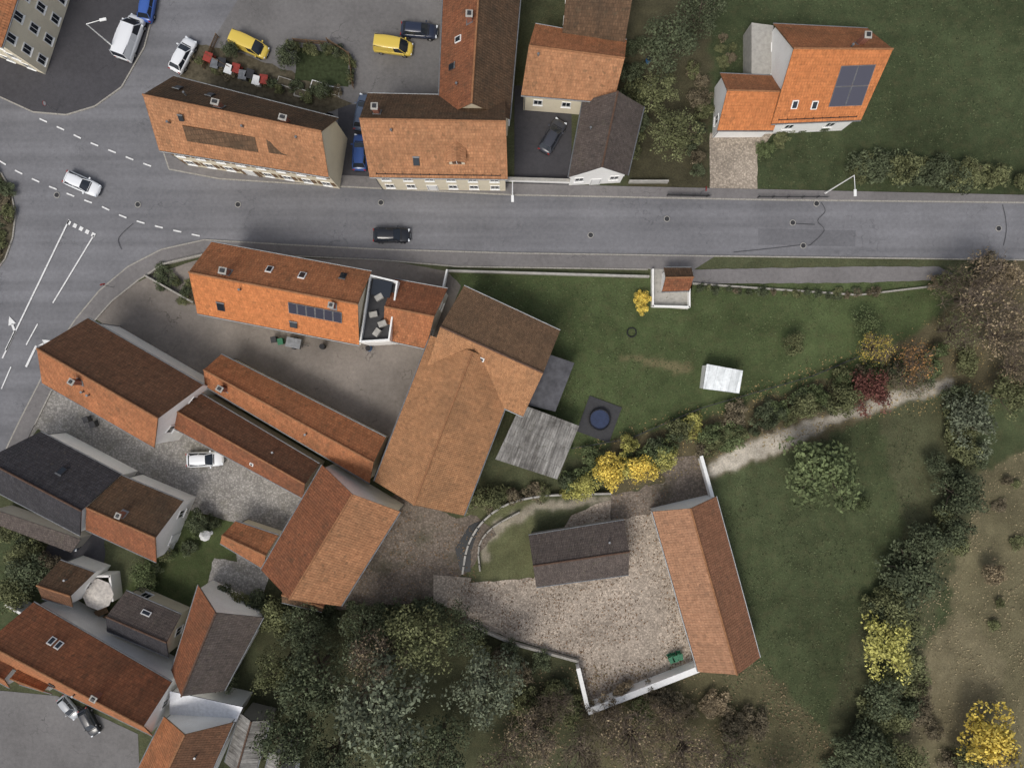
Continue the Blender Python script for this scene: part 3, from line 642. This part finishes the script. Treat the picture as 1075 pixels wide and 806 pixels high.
row([(900,178),(940,175),(985,178),(1020,182)],18,14,2.2,[DG,DG,OL],6)
row([(1020,185),(1050,188),(1120,190)],9,12,2,[BRd,OL,OL],7)
row([(940,590),(925,640),(950,700),(925,760),(890,800)],24,15,2.2,[DG,OL,DG,OL],16)
row([(1000,420),(1020,480),(1000,540),(980,590)],18,13,2,[DG,OL,GG],14)
row([(660,165),(670,120),(665,80),(672,20)],12,12,2.2,[DG,OL,DG],8)
row([(730,75),(735,110),(730,150),(735,190)],10,10,1.6,[OL,DG,BRd],6)
row([(-25,175),(0,195),(5,230),(-3,262),(-25,290)],14,9,.9,[BRd,OL,DG],5)
row([(165,290),(185,300),(200,312),(190,285)],8,8,1.,[DG,OL,BRd],6)
row([(560,750),(640,735),(720,745),(790,770)],20,14,2,[BR,BRd,OL],14)
row([(240,640),(290,640),(350,640),(450,650)],18,14,2.2,[DG,OL,DG],12)
row([(500,690),(560,700),(590,740),(560,790)],12,12,2,[OL,BRd,DG],12)
row([(490,530),(530,520),(590,510)],8,9,1.5,[BRd,OL],5)
row([(195,55),(230,72),(280,85),(330,98),(365,100)],14,7,1.1,[DG,OL,BRd],6)
row([(305,48),(340,52),(366,62),(366,92)],12,6,1.2,[DG,OL],2)
row([(150,610),(170,600),(210,560),(225,545)],11,8,1.2,[DG,GR,OL],8)
row([(735,302),(800,307),(870,309),(925,305)],26,5,.8,[OL,BRd,DG],2)
row([(800,160),(815,150),(830,136),(880,132)],9,7,1.,[DG,OL,GR],3)
row([(985,300),(1030,290),(1080,285)],10,13,2.4,[BR,OL,BRd],10)
row([(755,40),(762,70),(770,35)],6,6,.8,[OL,BRd],5)
row([(10,560),(35,580),(5,600)],6,12,1.8,[DG,OL],10)
row([(960,730),(1000,790),(1060,800)],8,12,1.6,[BRd,OL,BRd],14)
row([(672,310),(676,318),(674,325)],3,7,1.,[YE],2)
row([(1000,480),(1060,520),(1075,600),(1030,680)],9,7,.9,[BRd,OL],22)
def litter(name,poly,n,sz,col,z=.09,up=0):
    xs_=[p[0] for p in poly];ys_=[p[1] for p in poly];N_=n*3
    X=np.random.uniform(min(xs_),max(xs_),N_);Y=np.random.uniform(min(ys_),max(ys_),N_);k=inside(X,Y,poly)
    X=X[k][:n];Y=Y[k][:n];V=[];F=[];T=[]
    for x,y in zip(X,Y):
        if noise.noise((x*.03,y*.03,2.))+random.uniform(-.45,.45)<-.1: continue
        p=W(x,y);a=random.uniform(0,6.28);s=sz*random.uniform(.5,1.4);b=len(V)
        for q in range(4):
            t=a+q*math.pi/2;rr=s*(1 if q%2 else .6)
            V.append((p.x+math.cos(t)*rr,p.y+math.sin(t)*rr,z+random.uniform(0,.03)+up*(q%2)*random.uniform(0,1)))
        F.append((b,b+1,b+2,b+3));T.append(random.uniform(.5,1.5))
    me=bpy.data.meshes.new(name);me.from_pydata(V,[],F);me.materials.append(LEAF)
    at=me.attributes.new('tint','FLOAT','FACE');at.data.foreach_set('value',T)
    o=bpy.data.objects.new(name,me);o.color=col;sc.collection.objects.link(o)
litter('fallen_leaves',[(487,612),(560,606),(600,540),(700,505),(720,600),(730,690),(616,735),(606,690),(484,648)],4500,.085,L(118,94,72))
litter('fallen_leaves',[(600,470),(990,330),(1075,300),(1075,430),(900,440),(640,525)],4000,.1,L(150,132,92))
litter('fallen_leaves',[(380,520),(520,560),(480,650),(340,640)],1600,.09,L(120,98,74))
litter('fallen_leaves',[(540,700),(800,690),(900,806),(500,806)],3000,.12,L(126,112,86))
litter('fallen_leaves',[(985,520),(1080,470),(1080,806),(930,806),(930,740)],4000,.11,L(140,128,100))
litter('grass_tufts',[(480,285),(985,300),(900,395),(600,470)],6000,.1,L(88,96,66),.02,.12)
litter('grass_tufts',[(750,500),(960,420),(990,640),(900,806),(760,806)],7000,.11,L(86,93,66),.02,.14)
litter('grass_tufts',[(740,0),(1075,0),(1075,170),(800,200)],6000,.11,L(80,88,62),.02,.12)
# ---------------------------------------------------------------- vehicles
TYRE=flat('tyre_rubber',L(34,34,35),.9,.1);RIM=flat('alloy_rim',L(150,150,152),.35,.6,.6);HEAD=flat('headlamp',L(220,225,230),.15,.7,var=.05);TAIL=flat('tail_lamp',L(150,30,26),.3,.5,var=.05);PLAS=flat('black_plastic',L(38,38,40),.6,.3,var=.05)
def car(name,px,py,ang,col,kind='car',k=1.):
    b=NT(name+'_paint',.28,.55);b.b.inputs['Coat Weight'].default_value=.4;b.col(col);P_=b.m
    p=W(px,py,.7);E=empty(name,(p.x,p.y,.03));E.rotation_euler=(0,0,math.radians(ang));E.scale=(k,k,k)
    if kind=='car':
        Ls=[(-2.22,.62,.62),(-2.17,.76,.80),(-2.0,.86,.93),(-1.5,.9,.97),(-.4,.9,.96),(.7,.89,.95),(1.1,.88,.93),(1.7,.85,.84),(2.02,.78,.74),(2.18,.66,.62),(2.22,.5,.52)]
        cab=dict(b0=-1.95,b1=1.08,hb=.80,t0=-1.5,t1=.28,ht=.6,zb=.93,zt=1.44)
    elif kind=='van':
        Ls=[(-2.5,.86,.8),(-2.46,.94,1.0),(-2.3,.96,1.02),(-.4,.96,1.02),(1.2,.95,1.02),(1.6,.94,1.0),(2.1,.88,.9),(2.4,.78,.76),(2.5,.62,.6)]
        cab=dict(b0=-2.45,b1=1.75,hb=.92,t0=-2.3,t1=.95,ht=.8,zb=1.0,zt=1.95)
    m=MB();vs=[];fs=[];n=0
    for x,hw,zb in Ls:
        ring=[(hw*.9,.28),(hw,.42),(hw*1.0,zb-.16),(hw*.95,zb-.05),(hw*.72,zb+.01),(0,zb+.04)]
        full=[(y,z) for y,z in ring]+[(-y,z) for y,z in ring[-2::-1]]
        vs+=[(x,y,z) for y,z in full];n=len(full)
    for i in range(len(Ls)-1):
        for j in range(n):
            a=i*n+j;b_=i*n+(j+1)%n;fs.append((a,b_,b_+n,a+n))
    fs.append(tuple(range(n)));fs.append(tuple(range((len(Ls)-1)*n,len(Ls)*n)))
    m.mesh(vs,fs);m.obj('body',[P_],parent=E,smooth=True)
    c=cab;m=MB()
    bot=[(c['b0'],-c['hb'],c['zb']),(c['b1'],-c['hb']*.93,c['zb']),(c['b1']+.1,0,c['zb']),(c['b1'],c['hb']*.93,c['zb']),(c['b0'],c['hb'],c['zb'])]
    top=[(c['t0'],-c['ht'],c['zt']-.04),(c['t1'],-c['ht']*.95,c['zt']-.06),(c['t1']+.07,0,c['zt']-.04),(c['t1'],c['ht']*.95,c['zt']-.06),(c['t0'],c['ht'],c['zt']-.04)]
    m.mesh(bot+top,[(0,1,6,5),(1,2,7,6),(2,3,8,7),(3,4,9,8),(4,0,5,9),(5,6,7,8,9)]);m.obj('windows',[GLASS],parent=E)
    m=MB();xs_=np.linspace(c['t0']-.05,c['t1']+.06,7);vs=[];fs=[]
    for i,x in enumerate(xs_):
        u=(i/6-.5)*2;hw=(c['ht']+.02)*(1-.06*u*u);z=c['zt']-.03*u*u
        vs+=[(x,-hw,z-.07),(x,-hw*.9,z-.01),(x,-hw*.4,z+.025),(x,hw*.4,z+.025),(x,hw*.9,z-.01),(x,hw,z-.07)]
    for i in range(6):
        for j in range(5): a=i*6+j;fs.append((a,a+1,a+7,a+6))
    m.mesh(vs,fs)
    m.obj('roof_panel',[P_],parent=E,smooth=True,recalc=True)
    m=MB()
    for i in(0,1,3,4): m.tube(bot[i],top[i],.045,.035,6)
    for s_ in(-1,1):
        xm=(c['b0']+c['b1'])/2-.1;m.tube((xm,s_*c['hb']*.985,c['zb']),(xm-.02,s_*c['ht'],c['zt']-.05),.04,.035,6)
        if kind=='van':
            m.face([(c['b0'],s_*(c['hb']+.012),c['zb']),(.35,s_*(c['hb']*.95+.02),c['zb']),(.2,s_*(c['ht']+.02),c['zt']-.06),(c['t0'],s_*(c['ht']+.012),c['zt']-.04)])
    m.obj('pillars',[P_],parent=E,recalc=False)
    m=MB();wx=1.35 if kind=='car' else 1.55
    for x in(-wx,wx):
        for s_ in(-1,1):
            hw=.88 if kind=='car' else .94
            m.tube((x,s_*(hw-.18),.31),(x,s_*(hw+.02),.31),.32,.32,20,0);m.tube((x,s_*(hw),.31),(x,s_*(hw+.03),.31),.19,.17,12,1)
    m.obj('wheels',[TYRE,RIM],parent=E);m=MB()
    xf=Ls[-1][0];xr=Ls[0][0];zz=.66
    for s_ in(-1,1):
        m.bx(xf-.13,s_*.6,zz,.1,.17,.07,-s_*.35,0);m.bx(xr+.05,s_*.66,zz+.1,.05,.14,.1,s_*.25,1)
        m.bx(c['b1']-.25,s_*(c['hb']+.17),c['zb']+.08,.08,.12,.07,0,2)
    m.bx(xf-.01,0,.36,.04,.5,.08,0,3);m.bx(xr,0,.4,.04,.6,.1,0,3);m.bx(xf+.02,0,.42,.01,.26,.055,0,0)
    m.bx(c['b1']+.12,0,c['zb']+.035,.06,.62,.012,0,3)
    m.bx(0,0,.22,1.9,.78,.08,0,3)
    m.obj('lights_and_trim',[HEAD,TAIL,P_,PLAS],parent=E,bevel=.01)
WH=L(232,234,236);DB=L(38,46,66);BK=L(30,32,38);YL=L(220,192,84);BLU=L(48,78,138);SV=L(160,164,168)
car('parked_van',137,40,70,WH,'van',1.12);car('parked_car',192,58,62,WH);car('moving_car',86,193,-24,WH)
car('moving_car',411,247,0,BK);car('parked_van',262,48,-24,YL,'van',.92);car('parked_van',413,49,-8,YL,'van',.93)
car('parked_car',440,32,-5,DB);car('parked_car',580,143,60,L(60,62,70));car('parked_car',378,160,88,BLU);car('parked_car',381,118,80,L(80,92,112))
car('parked_car',215,482,2,WH);car('parked_car',66,567,-22,L(60,66,80),k=.9);car('parked_car',155,4,80,L(60,96,170));car('parked_car',71,743,-50,SV,k=.72);car('parked_car',93,758,-62,BK,k=.8)
# ---------------------------------------------------------------- street furniture
def lamp(px,py,h,adir):
    p=W(px,py);E=empty('street_lamp',(p.x,p.y,0));m=MB();a=Vector((math.cos(adir),math.sin(adir),0))
    m.tube((0,0,0),(0,0,h),.09,.055,10);m.tube((0,0,0),(0,0,.5),.13,.12,10);m.tube((0,0,h),a*1.7+Vector((0,0,h+.2)),.045,.035,8);m.obj('pole',[FRAME],parent=E)
    m=MB();c=a*2.0+Vector((0,0,h+.2));m.box(c,a,(-a.y,a.x,0),(0,0,1),.38,.15,.06,0);m.box(c-Vector((0,0,.07)),a,(-a.y,a.x,0),(0,0,1),.3,.11,.02,1);m.obj('lamp_head',[FRAME,GLASS],parent=E,bevel=.03)
lamp(866,203,7.2,-math.pi/2);lamp(128,57,7,.2);lamp(538,208,7,-math.pi/2)
def sign(px,py,ang,h=2.4,rnd=True):
    p=W(px,py);E=empty('traffic_sign',(p.x,p.y,0));m=MB();m.tube((0,0,0),(0,0,h),.035,.035,8);m.obj('post',[METAL],parent=E)
    m=MB();n=Vector((math.cos(ang),math.sin(ang),0));m.tube(Vector((0,0,h))+n*.04,Vector((0,0,h))+n*.07,.3,.3,20,0);m.tube(Vector((0,0,h))+n*.07,Vector((0,0,h))+n*.075,.24,.24,20,1);m.obj('sign_plate',[TAIL,FRAME],parent=E)
sign(60,117,0);sign(120,302,2.);sign(735,204,0)
def parasol(px,py,r,h,col):
    p=W(px,py,h);E=empty('parasol',(p.x,p.y,0));m=MB();m.tube((0,0,0),(0,0,h),.03,.03,8);m.tube((0,0,0),(0,0,.08),.3,.28,16);m.obj('pole',[METAL],parent=E)
    m=MB();ring=[(r*math.cos(i*math.pi/4),r*math.sin(i*math.pi/4),h-.5) for i in range(8)];m.mesh([(0,0,h)]+ring,[(0,i+1,(i+1)%8+1) for i in range(8)]);m.obj('canopy',[flat('parasol_cloth',col,.8,.1)],parent=E,recalc=False)
parasol(100,625,1.9,2.6,L(206,200,192));parasol(213,563,.7,2.2,L(200,200,198))
c=W(629,440);E=empty('garden_pool',(c.x,c.y,0));m=MB();m.bx(0,0,.06,2.1,2.3,.06,-.35);m.obj('deck',[DARK],parent=E)
m=MB();n=28
for i in range(n):
    a=2*math.pi*i/n;b=2*math.pi*(i+1)/n;m.tube((1.25*math.cos(a),1.25*math.sin(a),.6),(1.25*math.cos(b),1.25*math.sin(b),.6),.09,.09,6)
    m.face([(1.25*math.cos(a),1.25*math.sin(a),.1),(1.25*math.cos(b),1.25*math.sin(b),.1),(1.25*math.cos(b),1.25*math.sin(b),.6),(1.25*math.cos(a),1.25*math.sin(a),.6)])
m.obj('rim',[PLAS],parent=E);m=MB();m.tube((0,0,.12),(0,0,.45),1.2,1.2,28);m.obj('water',[flat('pool_cover',L(40,52,80),.3,.5)],parent=E)
c=W(663,349);m=MB()
for i in range(20):
    a=2*math.pi*i/20;b=2*math.pi*(i+1)/20;m.tube((c.x+.55*math.cos(a),c.y+.55*math.sin(a),.1),(c.x+.55*math.cos(b),c.y+.55*math.sin(b),.1),.08,.08,6)
m.obj('garden_ring_planter',[PLAS])
def barrel(px,py,r,h,mat,name='rain_barrel'):
    c=W(px,py);m=MB();m.tube((c.x,c.y,0),(c.x,c.y,h*.5),r*.88,r,16);m.tube((c.x,c.y,h*.5),(c.x,c.y,h),r,r*.88,16);m.tube((c.x,c.y,h),(c.x,c.y,h+.05),r*.93,r*.93,16,1);m.obj(name,[mat,PLAS])
BLP=flat('blue_plastic',L(50,110,170),.4,.5);GRP=flat('green_plastic',L(50,110,80),.5,.4);RDP=flat('red_plastic',L(150,60,50),.5,.4)
for x,y in((388,366),(340,364),(682,90),(680,65)): barrel(x,y,.35,.9,BLP if x!=340 else PLAS)
def bin_(px,py,ang,mat,k=1.):
    c=W(px,py);E=empty('wheelie_bin',(c.x,c.y,0));E.rotation_euler=(0,0,ang);E.scale=(k,k,1);m=MB()
    m.mesh([(-.24,-.28,.08),(.24,-.28,.08),(.24,.26,.08),(-.24,.26,.08),(-.3,-.34,1.),(.3,-.34,1.),(.3,.36,1.),(-.3,.36,1.)],[(0,3,2,1),(4,5,6,7),(0,1,5,4),(1,2,6,5),(2,3,7,6),(3,0,4,7)])
    m.bx(0,0,1.04,.33,.38,.04);m.tube((-.28,.34,.1),(.28,.34,.1),.1,.1,10);m.obj('bin_body',[mat],parent=E,bevel=.02)
for a in((290,357,.2,DARK),(297,359,.2,GRP),(707,688,.3,GRP),(712,686,.1,GRP),(703,689,.5,GRP),(556,110,0,METAL),(563,112,0,METAL),(570,113,0,METAL),(577,114,0,METAL),(95,440,.4,DARK),(102,445,.4,DARK)): bin_(*a)
for i in range(9): bin_(222+i*7.2,64+i*2.9+(i%2)*4,-.35+.1*(i%3),(RDP,METAL,DARK,FRAME)[i%4],1.5)
c=W(309,360,.5);E=empty('garden_trailer',(c.x,c.y,0));E.rotation_euler=(0,0,-.2);m=MB();m.bx(0,0,.65,.9,.6,.3,0,0);m.bx(1.3,0,.45,.5,.04,.04,0,1)
for s_ in(-1,1): m.tube((0,s_*.6,.28),(0,s_*.75,.28),.28,.28,14,1)
m.obj('trailer_body',[METAL,DARK],parent=E,bevel=.03)
def table(px,py,ang):
    c=W(px,py);E=empty('garden_table',(c.x,c.y,0));E.rotation_euler=(0,0,ang);m=MB();m.bx(0,0,.73,.8,.4,.03)
    for x in(-.7,.7):
        for y in(-.3,.3): m.bx(x,y,.36,.03,.03,.36)
    for y in(-.75,.75):
        m.bx(0,y,.44,.75,.15,.025)
        for x in(-.6,.6): m.bx(x,y,.21,.03,.12,.21)
    m.obj('table_and_benches',[WOOD],parent=E)
table(110,640,.4)
for x,y,a,mt_ in((300,88,-.3,CONC),(350,97,-.2,FRAME),(318,100,-.3,CONC),(335,92,-.3,FRAME)):
    c=W(x,y);m=MB();m.bx(c.x,c.y,.25,.9,.5,.25,a,0);m.bx(c.x,c.y,.51,.8,.4,.02,a,1);m.obj('raised_bed',[mt_,SOILM])
# ---------------------------------------------------------------- light & camera
w=bpy.data.worlds.new('World');sc.world=w;w.use_nodes=True;nt=w.node_tree
sk=nt.nodes.new('ShaderNodeTexSky');sk.sky_type='NISHITA';sk.sun_disc=False
el=math.radians(56);sx,sy=-.45,-.9
sk.sun_elevation=el;sk.sun_rotation=math.atan2(sx,sy);sk.dust_density=4
hs=nt.nodes.new('ShaderNodeHueSaturation');hs.inputs['Saturation'].default_value=.5
nt.links.new(sk.outputs[0],hs.inputs['Color']);nt.links.new(hs.outputs[0],nt.nodes['Background'].inputs[0]);nt.nodes['Background'].inputs[1].default_value=.135
ld=bpy.data.lights.new('sun','SUN');ld.energy=1.25;ld.angle=math.radians(20);ld.color=(1,.96,.9)
lo=bpy.data.objects.new('sun',ld);sc.collection.objects.link(lo)
d=Vector((sx,sy,0)).normalized()*math.cos(el)+Vector((0,0,math.sin(el)))
lo.rotation_euler=d.to_track_quat('Z','Y').to_euler();lo.location=(0,0,60)
cd=bpy.data.cameras.new('camera');cd.sensor_width=36;cd.lens=36*S*H/1075;cd.clip_end=5000
co=bpy.data.objects.new('camera',cd);sc.collection.objects.link(co);co.location=(0,0,H);co.rotation_euler=(0,0,0);sc.camera=co
sc.view_settings.view_transform='Standard';sc.view_settings.look='None';sc.view_settings.exposure=0
